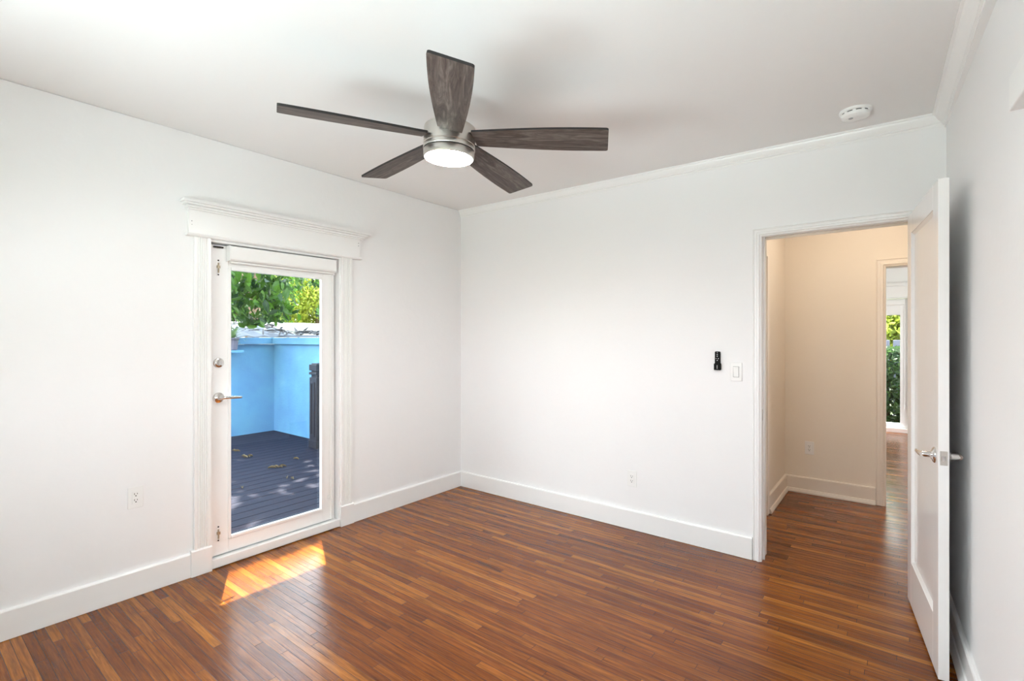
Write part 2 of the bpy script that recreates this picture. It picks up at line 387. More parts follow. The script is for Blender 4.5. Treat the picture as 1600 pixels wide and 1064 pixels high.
BX('nail_hole', [(.0235, .0245, -2.287, -2.283, 2.09, 2.094), (.0235, .0245, -2.286, -2.283, 2.07, 2.073), (.0235, .0245, -1.152, -1.147, 2.128, 2.132), (.0235, .0245, -1.152, -1.147, 2.108, 2.112)], M_slot, e)
# jamb frame in the opening
e = sempty('trim_4', 'white jamb and raised white threshold of the garden door', 'door frame')
BX('door_jamb', [(-.15, .004, DY0, -2.176, .0, DZ), (-.15, .004, -1.304, DY1, 0, DZ), (-.15, .004, -2.176, -1.304, 1.990, DZ), (-.095, -.078, -2.176, -2.150, .05, 1.99), (-.095, -.078, -1.342, -1.304, .05, 1.99), (-.095, -.078, -2.150, -1.342, 1.965, 1.99), (-.095, -.078, -2.15, -1.342, .05, .075)], M_trim, e)
BX('threshold', [(-.17, -.004, -2.176, -1.304, .004, .052), (-.02, .014, -2.176, -1.304, .006, .058)], M_trim, e, .003)

# the glazed garden door
FX = -.030      # inner face of door leaf
dY0, dY1, dZ0, dZ1 = -2.168, -1.325, .064, 1.980
gY0, gY1, gZ0, gZ1 = -2.062, -1.416, .150, 1.845
d1 = sempty('door_1', 'white garden door with one full-height glass pane and deck outside', 'door', (FX, 0, 0))
BX('door_leaf', [(-.044, 0, dY0, gY0, dZ0, dZ1), (-.044, 0, gY1, dY1, dZ0, dZ1), (-.044, 0, gY0, gY1, dZ0, gZ0), (-.044, 0, gY0, gY1, gZ1, dZ1)], M_trim, d1, .002)
bd = .014
BX('glazing_bead', [(-.018, .007, gY0-.004, gY0+bd, gZ0-.004, gZ1+.004), (-.018, .007, gY1-bd, gY1+.004, gZ0-.004, gZ1+.004), (-.018, .007, gY0+bd, gY1-bd, gZ0-.004, gZ0+bd), (-.018, .007, gY0+bd, gY1-bd, gZ1-bd, gZ1+.004)], M_trim, d1, .003)
BX('glass_pane', (-.026, -.021, gY0+.001, gY1-.001, gZ0+.001, gZ1-.001), M_glass, d1)
BX('astragal', (-.02, .010, -1.352, -1.347, dZ0, 1.88), M_trim, d1, .001)
# deadbolt and lever
RX = Matrix.Rotation(PI/2, 4, 'Y')
def at(x, y, z): return Matrix.Translation((x, y, z)) @ RX
bm = bmesh.new(); lathe(bm, [(.031, 0), (.031, .004), (.027, .009), (.018, .011), (.017, .012), (0, .012)], 32, at(0, -2.120, 1.252)); db = obj('deadbolt', bm, M_chrome, d1, smooth=True)
bm = bmesh.new(); box(bm, .012, .027, -2.124, -2.116, 1.236, 1.268); obj('thumb_turn', bm, M_chrome, db, .0025)
def lever_parts(parent, y, z, sgn, L_=.105, nx=1, x0=0.0):
    """round rose on the face x0 (normal nx along x) with a lever running sgn along y"""
    Rm = Matrix.Translation((x0, y, z)) @ Matrix.Rotation(nx*PI/2, 4, 'Y')
    bm = bmesh.new(); lathe(bm, [(.033, 0), (.033, .003), (.029, .008), (.019, .012), (.0125, .016), (.0115, .040), (.010, .045), (0, .045)], 32, Rm)
    r = obj('handle_rose', bm, M_chrome, parent, smooth=True)
    bm = bmesh.new()
    pts = [(x0+nx*.043, y-sgn*.010, z), (x0+nx*.047, y+sgn*.012, z+.001), (x0+nx*.050, y+sgn*.04, z+.001), (x0+nx*.049, y+sgn*.075, z-.001), (x0+nx*.045, y+sgn*L_, z-.004)]
    tube(bm, pts, [.0095, .0105, .009, .0085, .0065], 12); obj('lever', bm, M_chrome, r, smooth=True)
    return r
lever_parts(d1, -2.120, 1.036, 1, .118)
def bolt_plate(z0, z1):
    bm = bmesh.new(); ym = -2.122
    box(bm, 0, .003, ym-.011, ym+.011, z0, z1)
    b = obj('bolt_plate', bm, M_trim, d1, .001)
    bm = bmesh.new(); tube(bm, [(.006, ym, z0+.018), (.006, ym, z1-.022)], .0045, 8); box(bm, .003, .012, ym-.009, ym+.009, (z0+z1)/2-.004, (z0+z1)/2+.012)
    obj('bolt_bar', bm, M_worn, b)
    bm = bmesh.new()
    for z in (z0+.007, z1-.007): lathe(bm, [(.005, 0), (.005, .001), (0, .001)], 10, at(.0031, ym, z))
    obj('screw_hole', bm, M_slot, b)
bolt_plate(1.790, 1.892); bolt_plate(.148, .246)
BX('door_bumper', (.0, .012, -2.150, -2.095, 1.962, 1.972), M_gap, d1)
bm = bmesh.new(); tube(bm, [(.018, -1.372, 1.86), (.018, -1.371, 1.2), (.016, -1.373, .262)], .0016, 6); tube(bm, [(.0, -1.373, .235), (.012, -1.373, .228), (.018, -1.373, .240), (.014, -1.373, .258)], .0035, 8)
box(bm, 0, .005, -1.381, -1.365, .222, .248)
cord = obj('blind_cord', bm, M_plastic, d1)
# roller shade cassette fixed on the door's head
sh = thing('roller_shade', 'white roller shade cassette mounted at the top of the garden door', 'window blind', (FX, 0, 0))
bm = bmesh.new(); prism(bm, [(0.001, 0, 1.887), (.040, 0, 1.887), (.052, 0, 1.895), (.054, 0, 1.905), (.054, 0, 1.972), (.050, 0, 1.978), (.001, 0, 1.978)], (0, -2.072, 0), (0, -1.342, 0)); obj('cassette', bm, M_plastic, sh, .0015)
BX('end_cap', (0.001, .056, -2.076, -2.072, 1.885, 1.980), M_plastic, sh, .001)
BX('end_cap', [(.001, .056, -1.342, -1.338, 1.885, 1.980), (.01, .03, -1.350, -1.339, 1.868, 1.8855)], M_plastic, sh, .001)
BX('hem_bar', (.014, .030, -2.060, -1.350, 1.874, 1.886), M_plastic, sh, .003)

# ------------------------------------------------------------------ hall doorway trim (far wall)
e = sempty('trim_5', 'white stepped casing and jamb of the hall doorway', 'door casing')
cp = [(0, 0), (.014, 0), (.018, .004), (.014, .010), (.014, .022), (.020, .026), (.020, .036), (.014, .040), (.012, .046), (.008, .050), (0, .050)]   # (out, across)
cx0 = 2.560
bm = bmesh.new(); mitre(bm, cp, cx0, 3.402, OZ+.026, 0, -1); obj('casing_board', bm, M_trim, e)
BX('door_jamb', [(OX0, 2.607, -.002, T+.002, 0, OZ), (3.357, OX1, -.002, T+.002, 0, OZ), (2.607, 3.357, -.002, T+.002, 2.055, OZ), (2.607, 2.617, .040, .052, 0, 2.045), (2.607, 3.357, .040, .052, 2.045, 2.055)], M_trim, e)
BX('strike_plate', (2.6065, 2.6085, .006, .034, .885, .955), M_nickel, e)
BX('catch_plate', (2.93, 2.99, -.004, .006, 2.0535, 2.0555), M_worn, e)
bm = bmesh.new(); mitre(bm, cp, cx0, 3.402, OZ+.026, T, 1); obj('hall_side_casing', bm, M_halltrim, e)

# open door leaf: local frame: origin at hinge corner of visible face, leaf runs along local -y, thickness +x
th = math.atan2(.1134, .9937)
d2 = sempty('door_2', 'open white panelled door with chrome levers, swung towards the right wall', 'door', (3.325, -.004, .012), (0, 0, th+.006))
DW, DH, DT = .752, 2.046, .035
r0, r1, rz0, rz1 = .105, DW-.105, .225, DH-.105
bm = bmesh.new()
for q in ((0, DT, -r0, 0, 0, DH), (0, DT, -DW, -r1, 0, DH), (0, DT, -r1, -r0, 0, rz0), (0, DT, -r1, -r0, rz1, DH)): box(bm, *q)
obj('stile_and_rail', bm, M_door, d2, .0015)
BX('door_panel', (.013, DT-.013, -r1-.002, -r0+.002, rz0-.002, rz1+.002), M_door, d2)
bm = bmesh.new()
for (s, x0, x1) in ((1, .013, .003), (-1, DT-.013, DT-.003)):
    k = .014
    for (a, b, ax) in (((-r1, rz0), (-r0, rz0), 'b'), ((-r1, rz1), (-r0, rz1), 't')):
        zz = a[1]; dz = k if ax == 'b' else -k
        prism(bm, [(x0, 0, zz), (x1, 0, zz), (x0, 0, zz+dz)], (0, -r1, 0), (0, -r0, 0))
    prism(bm, [(x0, -r1, 0), (x1, -r1, 0), (x0, -r1+k, 0)], (0, 0, rz0), (0, 0, rz1))
    prism(bm, [(x0, -r0, 0), (x1, -r0, 0), (x0, -r0-k, 0)], (0, 0, rz0), (0, 0, rz1))
obj('panel_moulding', bm, M_door, d2)
LZ = .905
lever_parts(d2, -DW+.060, LZ, 1, .105, -1, 0.0)
lever_parts(d2, -DW+.060, LZ, 1, .105, 1, DT)
BX('latch_plate', (.0055, DT-.0055, -DW-.0018, -DW+.001, LZ-.029, LZ+.029), M_nickel, d2, .001)
bm = bmesh.new(); prism(bm, [(.010, -DW-.001, 0), (.010, -DW-.013, 0), (.016, -DW-.013, 0), (.025, -DW-.001, 0)], (0, 0, LZ-.010), (0, 0, LZ+.010)); obj('latch_bolt', bm, M_chrome, d2, .001)
for hz in (.20, 1.02, 1.83):
    bm = bmesh.new(); tube(bm, [(DT+.006, .003, hz-.045), (DT+.006, .003, hz+.045)], .006, 12); obj('hinge', bm, M_nickel, d2, smooth=True)

lever_parts(d5, -2.395, .92, 1, .105, -1, .03)

# ------------------------------------------------------------------ hall beyond
HX = 2.455; HY = 1.755; HR = 4.5
struct(BX('wall_hall_left', [(HX-.12, HX, .95, HY+.12, 0, H), (HX-.12, HX, T, .95, 2.05, H), (HX-.12, HX, T, .18, 0, 2.05)], M_hall), 'cream side wall inside the hall', 'wall')
FX0, FX1, FZ = 3.190, 3.97, 2.008
struct(BX('wall_hall_back', [(HX, FX0, HY, HY+.12, 0, H), (FX1, HR, HY, HY+.12, 0, H), (FX0, FX1, HY, HY+.12, FZ, H)], M_hall), 'cream wall across the hall with an outlet', 'wall')
struct(BX('wall_hall_right', (HR, HR+.12, T, HY+.12, 0, H), M_hall), 'cream end wall of the hall', 'wall')
struct(BX('wall_hall_front', (3.62, HR+.12, 0.0, T, 0, H), M_hall), 'hall side wall next to the bedroom', 'wall')
struct(BX('ceiling_hall', (HX-.12, HR+.12, T, HY+.12, H, H+.1), M_hall), 'hall ceiling', 'ceiling')
# closed door in hall side opening
struct(BX('door_3', [(HX-.09, HX-.05, .18, .95, .01, 2.05)], M_halltrim), 'closed cream door in the side of the hall', 'door')
bm = bmesh.new(); box(bm, HX, HX+.018, .905, .965, .002, 2.10); box(bm, HX, HX+.018, .14, .19, .002, 2.10); box(bm, HX, HX+.018, .19, .905, 2.045, 2.10)
struct(obj('trim_6', bm, M_halltrim, None, .004), 'white casing at the near end of the hall side wall', 'door casing')
bm = bmesh.new(); prism(bm, [(d, 0, z) for d, z in bb_prof(.145, .018)], (HX, .967, .002), (HX, HY, .002)); prism(bm, [(.018, 0, 0), (.034, 0, 0), (.034, 0, .012), (.026, 0, .034), (.018, 0, .036)], (HX, .967, .002), (HX, HY, .002))
struct(obj('baseboard_hall_left', bm, M_halltrim), 'cream baseboard with shoe on the hall side wall', 'baseboard')
bm = bmesh.new(); prism(bm, [(0, -d, z) for d, z in bb_prof(.145, .018)], (HX, HY, .002), (3.132, HY, .002)); prism(bm, [(0, -.018, 0), (0, -.034, 0), (0, -.034, .012), (0, -.026, .034), (0, -.018, .036)], (HX, HY, .002), (3.132, HY, .002))
struct(obj('baseboard_hall_back', bm, M_halltrim), 'cream baseboard with shoe on the wall across the hall', 'baseboard')
e = sempty('trim_7', 'cream casing of the second doorway across the hall', 'door casing')
c7 = [(o_, a*1.35) for o_, a in cp]
for yy, sg, mm in ((HY, -1, M_halltrim), (HY+.12, 1, M_trim)):
    bm = bmesh.new(); mitre(bm, c7, 3.134, 4.026, FZ+.056, yy, sg); obj('casing_board', bm, mm, e)
BX('door_jamb', [(FX0, 3.202, HY-.002, HY+.122, 0, FZ), (3.958, FX1, HY-.002, HY+.122, 0, FZ), (3.202, 3.958, HY-.002, HY+.122, 1.998, FZ)], M_halltrim, e)
# flush lamp, out of view, added to light the hall warmly
t = thing('hall_added_light', 'unseen round ceiling lamp added to light the hall warmly, above the doorway view', 'ceiling light', (3.15, .95, H))
bm = bmesh.new(); lathe(bm, [(.15, 0), (.15, -.03), (.14, -.035)], 32); obj('lamp_base', bm, M_nickel, t, smooth=True)
bm = bmesh.new(); lathe(bm, [(.138, -.034), (.13, -.06), (.09, -.085), (.04, -.095), (0, -.097)], 32, cap=False); obj('lamp_shade', bm, M_hlamp, t, smooth=True)

# ------------------------------------------------------------------ far room
GY = 5.86
struct(BX('wall_far_room_left', (1.9, 2.02, HY+.12, GY+.12, 0, H), M_wall), 'white side wall of the far room', 'wall')
struct(BX('wall_far_room_right', [(5.1, 5.22, HY+.12, 3.25, 0, H), (5.1, 5.22, 4.55, GY+.12, 0, H), (5.1, 5.22, 3.25, 4.55, 0, .9), (5.1, 5.22, 3.25, 4.55, 2.1, H)], M_wall), 'far room wall with an opening added for the fill light', 'wall')  # opening out of view, added to let the fill lamp in
struct(BX('wall_far_room_near', [(1.9, HX, HY+.0, HY+.12, 0, H), (HR, 5.22, HY, HY+.12, 0, H)], M_wall), 'near wall of the far room', 'wall')
struct(BX('ceiling_far_room', (1.9, 5.22, HY+.12, GY+.12, H, H+.1), M_ceil), 'white ceiling of the far room', 'ceiling')
PX0, PX1 = 2.50, 3.405
struct(BX('wall_far_room_back', [(1.9, PX0, GY, GY+.12, 0, H), (PX1, 5.22, GY, GY+.12, 0, H), (PX0, PX1, GY, GY+.12, 2.0, H)], M_wall), 'white end wall of the far room around a glass door', 'wall')
struct(BX('floor_extension', (1.9, 2.0, 1.8, 5.97, -.06, 0), M_floor), 'edge of the wood floor in the far room', 'floor')
struct(BX('baseboard_far_room', [(2.02, PX0-.09, GY-.018, GY, 0.002, .14), (PX1+.09, 5.1, GY-.018, GY, 0.002, .14)], M_trim), 'white baseboard in the far room', 'baseboard')
e = sempty('trim_8', 'white casing with deep header around the far glass door', 'door casing')
BX('casing_board', (PX0-.085, PX0, GY-.02, GY, .002, 2.0), M_trim, e, .003); BX('casing_board', (PX1, PX1+.085, GY-.02, GY, .002, 2.0), M_trim, e, .003)
BX('header_board', [(PX0-.12, PX1+.12, GY-.026, GY, 2.0, 2.165), (PX0-.15, PX1+.15, GY-.06, GY, 2.165, 2.21)], M_trim, e, .004)
d4 = sempty('door_4', 'far white glass door looking onto a hedge', 'door', (0, GY+.03, 0))
ax0, ax1 = 2.52, 3.385; bx0, bx1 = 2.60, 3.300
BX('door_leaf', [(ax0, bx0, 0, .044, .07, 1.98), (bx1, ax1, 0, .044, .07, 1.98), (bx0, bx1, 0, .044, .07, .135), (bx0, bx1, 0, .044, 1.74, 1.98)], M_trim, d4, .003)
BX('glass_pane', (bx0-.003, bx1+.003, .02, .025, .132, 1.743), M_glass, d4)
BX('door_frame', [(PX0, ax0, -.03, .07, 0, 2.0), (ax1, PX1, -.03, .07, 0, 2.0), (ax0, ax1, -.03, .07, 1.985, 2.0)], M_trim, d4)
BX('threshold', (PX0+.02, PX1-.02, -.045, .08, .003, .066), M_trim, d4)
bm = bmesh.new(); tube(bm, [(3.352, -.012, 1.85), (3.352, -.012, .42)], .004, 6); tube(bm, [(3.352, -.012, .42), (3.352, -.02, .36)], .010, 8); obj('shade_rod', bm, M_plastic, d4)
s2 = thing('roller_shade', 'small white shade cassette on the far glass door', 'window blind', (0, GY+.03, 0))
bm = bmesh.new(); prism(bm, [(0, -.001, 1.885), (0, -.040, 1.885), (0, -.052, 1.897), (0, -.052, 1.960), (0, -.001, 1.966)], (2.56, 0, 0), (3.352, 0, 0)); obj('cassette', bm, M_plastic, s2, .002)

# ------------------------------------------------------------------ ceiling fan
FC = Vector((1.615, -1.756, 0))
fan = thing('ceiling_fan', 'five-blade ceiling fan with weathered grey-wood blades and round lit lamp', 'ceiling fan', (FC.x, FC.y, 2.34))
tilt = Vector((.031, .027, 1)).normalized()
fan.rotation_mode = 'QUATERNION'; fan.rotation_quaternion = Vector((0, 0, 1)).rotation_difference(tilt)
inv = fan.rotation_quaternion.inverted()
bm = bmesh.new(); top = (inv @ Vector((0, 0, H-2.34)))
lathe(bm, [(.070, H-2.34+.004), (.070, H-2.34-.012), (.060, H-2.34-.040), (.030, H-2.34-.058), (.028, H-2.34-.06)], 40); obj('canopy', bm, M_nickel, fan, smooth=True)
bm = bmesh.new(); lathe(bm, [(.016, .205), (.016, .05)], 20); obj('downrod', bm, M_nickel, fan, smooth=True)
bm = bmesh.new(); lathe(bm, [(.030, .072), (.085, .068), (.112, .062), (.1195, .056), (.1210, .048), (.1210, -.026), (.1192, -.028), (.1192, -.031), (.1215, -.033), (.1225, -.046), (.1210, -.049), (.100, -.050)], 64); obj('motor_housing', bm, M_nickel, fan, smooth=True)
bm = bmesh.new(); lathe(bm, [(.1165, -.046), (.1165, -.058)], 48); obj('shadow_gap', bm, M_gap, fan)
bm = bmesh.new(); lathe(bm, [(.100, -.0545), (.1185, -.0545), (.1200, -.057), (.1195, -.078), (.1175, -.085), (.1130, -.0875), (.1115, -.084), (.1115, -.060), (.100, -.060)], 64, cap=False); obj('light_rim', bm, M_nickel, fan, smooth=True)
bm = bmesh.new(); lathe(bm, [(.1112, -.062), (.1112, -.084), (.108, -.088), (.095, -.090), (.05, -.0915), (0, -.092)], 64, cap=False)
df = obj('light_diffuser', bm, M_light, fan, smooth=True); df['label'] = 'glowing round white diffuser'

def blade_outline():
    r0_, R_ = .118, .738
    def hw(r, side):
        t_ = (r-r0_)/(R_-r0_)
        return .056+.026*math.sin(min(1, t_*1.02)*PI*.62)
    up = []; lo = []
    n = 22
    for i in range(n+1):
        r = r0_+(R_-.012-r0_)*i/n
        up.append((r, hw(r, 1))); lo.append((r, -hw(r, -1)))
    w = hw(R_, 1)
    tip = []
    for k in range(1, 6): a = PI/2-k*PI/12; tip.append((R_-.012+.012*math.cos(a), w-.012+.012*math.sin(a)))
    for k in range(0, 6): a = -k*PI/12; tip.append((R_-.012+.012*math.cos(a), -w+.012+.012*math.sin(a)))
    # slanted root
    up[0] = (r0_+.004, up[0][1]); lo[0] = (r0_+.0, lo[0][1])
    return up+tip+lo[::-1]
ol = blade_outline()
bm = bmesh.new()
vb = [bm.verts.new((x, y, 0)) for x, y in ol]; vt = [bm.verts.new((x, y, .0100)) for x, y in ol]
fb = bm.faces.new(vb[::-1]); ft = bm.faces.new(vt); fb.material_index = 0; ft.material_index = 0
for i in range(len(vb)):
    f_ = bm.faces.new((vb[i], vb[(i+1) % len(vb)], vt[(i+1) % len(vb)], vt[i])); f_.material_index = 1
PITCH = .199; A0 = -116.58
me_src = None
bms = []
blade_me = bpy.data.meshes.new('fan_blade'); bmesh.ops.recalc_face_normals(bm, faces=bm.faces); bm.to_mesh(blade_me); bm.free()
blade_me.materials.append(M_blade); blade_me.materials.append(M_edge)
bm = bmesh.new(); box(bm, .112, .165, -.030, .030, .0102, .016)
iron_me = bpy.data.meshes.new('blade_iron'); bmesh.ops.recalc_face_normals(bm, faces=bm.faces); bm.to_mesh(iron_me); bm.free(); iron_me.materials.append(M_gap)
for k in range(5):
    b = bpy.data.objects.new('fan_blade', blade_me); C.objects.link(b); b.parent = fan
    a = math.radians(A0+72*k)
    b.rotation_mode = 'QUATERNION'
    from mathutils import Quaternion
    b.rotation_quaternion = Quaternion((0, 0, 1), a) @ Quaternion((0, 1, 0), .043) @ Quaternion((1, 0, 0), -PITCH)
    b.location = (0, 0, .006)
    i_ = bpy.data.objects.new('blade_iron', iron_me); C.objects.link(i_); i_.parent = b

# ------------------------------------------------------------------ small fittings
def socket(name, label, loc, rotz, group=None):
    """local frame: plate in xz plane, facing -y"""
    t = thing(name, label, 'outlet', loc, (0, 0, rotz), group)
    BX('cover_plate', (-.0355, .0355, -.006, 0, -.0585, .0585), M_plastic, t, .003)
    BX('receptacle', (-.0165, .0165, -.0085, -.005, -.034, .034), M_plastic, t, .0012)
    bm = bmesh.new()
    for s in (.0165, -.0165):
        box(bm, -.0078, -.0052, -.0092, -.0080, s-.001, s+.008); box(bm, .0052, .0076, -.0092, -.0080, s-.000, s+.007)
        lathe(bm, [(.0032, 0), (.0032, .001), (0, .001)], 10, Matrix.Translation((0, -.0082, s-.0075)) @ Matrix.Rotation(PI/2, 4, 'X'))
    obj('slot', bm, M_slot, t)
    return t
socket('wall_outlet', 'white outlet low on the left wall, left of the garden door', (0, -2.551, .537), PI/2)
socket('wall_outlet', 'white outlet low on the far wall above the baseboard', (1.740, 0, .371), 0)
socket('wall_outlet', 'white outlet low on the cream hall wall', (2.651, HY, .413), 0)
t = thing('light_switch', 'white rocker light switch beside the hall doorway', 'light switch', (2.459, 0, 1.187))
BX('cover_plate', (-.0355, .0355, -.006, 0, -.060, .060), M_plastic, t, .003)
BX('rocker_frame', (-.0175, .0175, -.0072, -.0055, -.0345, .0345), M_gap, t)
bm = bmesh.new(); prism(bm, [(0, -.005, -.033), (0, -.0075, -.033), (0, -.0125, .033), (0, -.005, .033)], (-.016, 0, 0), (.016, 0, 0)); obj('rocker', bm, M_plastic, t, .0008)
t = thing('fan_remote', 'slim black fan remote in its wall cradle beside the light switch', 'remote control', (2.345, 0, 1.256))
BX('wall_cradle', [(-.021, .021, -.008, 0, -.060, -.018), (-.021, .021, -.020, -.0165, -.058, -.026), (-.021, -.0185, -.020, -.006, -.058, -.020), (.0185, .021, -.020, -.006, -.058, -.020), (-.020, .020, -.020, -.006, -.062, -.057)], M_black, t, .002)
BX('remote_body', (-.0175, .0175, -.016, -.002, -.056, .061), M_black, t, .006)
bm = bmesh.new()
for (x, z, r) in ((0, .052, .0028), (0, .040, .0034), (0, .029, .0036), (-.007, .014, .0026), (.007, .014, .0036), (0, .002, .0034)):
    lathe(bm, [(r, 0), (r, .0015), (0, .0018)], 12, Matrix.Translation((x, -.016, z)) @ Matrix.Rotation(PI/2, 4, 'X'))
obj('button', bm, M_grey, t, smooth=True)
BX('cradle_slot', (-.002, .002, -.0208, -.0198, -.054, -.030), M_grey, t)
# smoke detector
t = thing('smoke_detector', 'round white smoke detector on the ceiling near the hall doorway', 'smoke detector', (3.098+.012, -.262-.045, HC(3.1)))
bm = bmesh.new(); lathe(bm, [(.071, 0), (.071, -.010), (.066, -.012), (.064, -.014)], 48); obj('base_ring', bm, M_plastic, t, smooth=True)
bm = bmesh.new(); lathe(bm, [(.060, -.012), (.060, -.020)], 48); obj('vent_slot', bm, M_slot, t)
bm = bmesh.new(); lathe(bm, [(.062, -.0185), (.064, -.021), (.061, -.034), (.052, -.040), (.030, -.043), (.0, -.044)], 48, cap=False)
for k in range(10):
    a = 2*PI*k/10+.3; M_ = Matrix.Rotation(a, 4, 'Z'); vs_ = [(.058, -.007, -.013), (.064, -.007, -.013), (.064, .007, -.013), (.058, .007, -.013), (.058, -.007, -.021), (.064, -.007, -.021), (.064, .007, -.021), (.058, .007, -.021)]
    v = [bm.verts.new(M_ @ Vector(p)) for p in vs_]
    for f in ((0, 3, 2, 1), (4, 5, 6, 7), (0, 1, 5, 4), (1, 2, 6, 5), (2, 3, 7, 6), (3, 0, 4, 7)): bm.faces.new([v[i] for i in f])
obj('detector_cover', bm, M_plastic, t, smooth=True)
bm = bmesh.new(); lathe(bm, [(.010, -.0425), (.010, -.0455), (0, -.046)], 20, Matrix.Translation((-.018, -.02, 0)), cap=False); obj('test_button', bm, M_grey, t, smooth=True)

# ------------------------------------------------------------------ outside: deck, blue walls, post
DK = -.05
struct(BX('ground', (-45, 30, -40, 45, -.60, -.50), M_grass), 'ground of the garden beyond', 'ground')
bm = bmesh.new(); x = -.17
while x > -4.9:
    box(bm, max(x-.138, -4.98), x, -6.0, .50, DK-.03, DK); x -= .144
struct(obj('deck', bm, M_deck, None, .003), 'dark blue-grey painted deck outside the garden door', 'deck')
struct(BX('deck_frame', (-4.95, -.16, -5.98, .48, -.5, DK-.031), M_gap), 'dark framing under the deck', 'deck')
bm = bmesh.new(); box(bm, -4.60, -4.45, -6.0, .57, -.5, 1.30); box(bm, -4.45, -.16, .42, .57, -.5, 1.30)
struct(obj('garden_wall', bm, M_blue), 'weathered light blue stucco wall around the deck', 'wall')
bm = bmesh.new(); box(bm, -4.66, -4.385, -6.0, .63, 1.305, 1.405); box(bm, -4.385, -.16, .355, .63, 1.305, 1.405)
struct(obj('garden_wall_coping', bm, M_blue, None, .006), 'light blue fascia capping the garden wall', 'wall')
# exterior wall skin of the house
bm = bmesh.new(); box(bm, -.19, -.152, -6, -2.26, -.5, 3.0); box(bm, -.19, -.152, -1.215, 6.3, -.5, 3.0); box(bm, -.19, -.152, -2.26, -1.215, 2.06, 3.0); box(bm, -.19, -.152, -2.26, -1.215, -.5, -.01)
struct(obj('exterior_wall', bm, M_render), 'outer face of the house wall', 'wall')
struct(BX('roof', (-.75, 5.6, -4.5, 6.4, 3.0, 3.15), M_render), 'flat roof of the house', 'roof')

struct(BX('sky_blocker', (-.6, 4.6, -5.9, -4.13, 2.42, 2.52), M_render), 'unseen slab added to block high sky light outside the windows behind the viewer', 'roof')  # unseen slab added to keep high sky light out of the windows

p = thing('newel_post', 'dark carved newel post standing on the deck by the blue wall', 'post', (-2.80, .20, DK))
W = .085
BX('post_shaft', [(-W, W, -W, W, 0, .93), (-W-.008, W+.008, -W-.008, W+.008, 0, .10)], M_post, p, .004)
BX('carved_panel', [(-W*.55, -W*.35, -W-.012, -W, .18, .84), (W*.35, W*.55, -W-.012, -W, .18, .84), (-W*.55, W*.55, -W-.012, -W, .84, .87), (-W*.55, W*.55, -W-.012, -W, .15, .18), (W, W+.012, -W*.55, -W*.35, .18, .84), (W, W+.012, W*.35, W*.55, .18, .84)], M_post, p, .003)
bm = bmesh.new(); box(bm, -W*.8, W*.8, -W*.8, W*.8, .93, .965); box(bm, -W-.006, W+.006, -W-.006, W+.006, .965, 1.0); box(bm, -W*.8, W*.8, -W*.8, W*.8, 1.0, 1.02); box(bm, -W-.004, W+.004, -W-.004, W+.004, 1.02, 1.10); box(bm, -W*.8, W*.8, -W*.8, W*.8, 1.10, 1.115)
obj('post_cap', bm, M_post, p, .005)
r = thing('deck_railing', 'dark painted railing running from the newel post towards the house', 'railing', (-2.80, .20, DK))
BX('top_rail', (W+.014, 2.55, -.03, .03, .86, .91), M_post, r, .005); BX('bottom_rail', (W+.014, 2.55, -.025, .025, .104, .14), M_post, r, .004)
for k in range(17): BX('baluster', (W+.08+k*.14, W+.11+k*.14, -.014, .014, .14, .86), M_post, r)

# fallen leaves on the deck
def onz(px, py, z):
    a = (px-800)/F; s_, c_ = .61535, .78825
    d = Vector((a*c_-s_, a*s_+c_, (527-py)/F)); t_ = (z-1.41)/d.z
    return Vector(cam.location)+d*t_
for i, (px, py, n_l, lab) in enumerate(((367, 706, 2, 'small brown fallen leaf on the deck near the blue wall'), (390, 714, 4, 'pair of pale curled dry leaves on the deck, left of centre'), (434, 731, 4, 'curled tan dry leaf beside a bright sun spot on the deck'), (453, 748, 2, 'thin dry leaf on the deck, right of the curled tan one'), (385, 762, 1, 'tiny reddish leaf on the deck, nearest to the door'), (454, 717, 1, 'tiny dry leaf on the deck towards the newel post'))):
    q = onz(px, py, DK); bm = bmesh.new(); rr = random.Random(i)
    for k in range(n_l):
        a = rr.uniform(-.5, .9)+ (PI if k % 2 else 0); ln = rr.uniform(.045, .085); w = rr.uniform(.008, .014); ct = Vector((rr.uniform(-.04, .04), rr.uniform(-.04, .04), 0))
        u = Vector((math.cos(a), math.sin(a), 0)); v_ = Vector((-u.y, u.x, 0)); rows = []
        for j in range(5):
            t_ = j/4; ww = w*math.sin(PI*(.12+.8*t_)); hh = .004+.02*math.sin(PI*t_)
            rows.append([bm.verts.new(ct+u*ln*t_-v_*ww+Vector((0, 0, hh+.008))), bm.verts.new(ct+u*ln*t_+Vector((0, 0, .001+hh*.3))), bm.verts.new(ct+u*ln*t_+v_*ww+Vector((0, 0, hh+.004)))])
        for A_, B_ in zip(rows, rows[1:]):
            for m_ in range(2): bm.faces.new((A_[m_], A_[m_+1], B_[m_+1], B_[m_]))
    tag(obj('fallen_leaf', bm, M_dry, None, smooth=True, loc=q), lab, 'leaf', 'dry leaves on the deck')

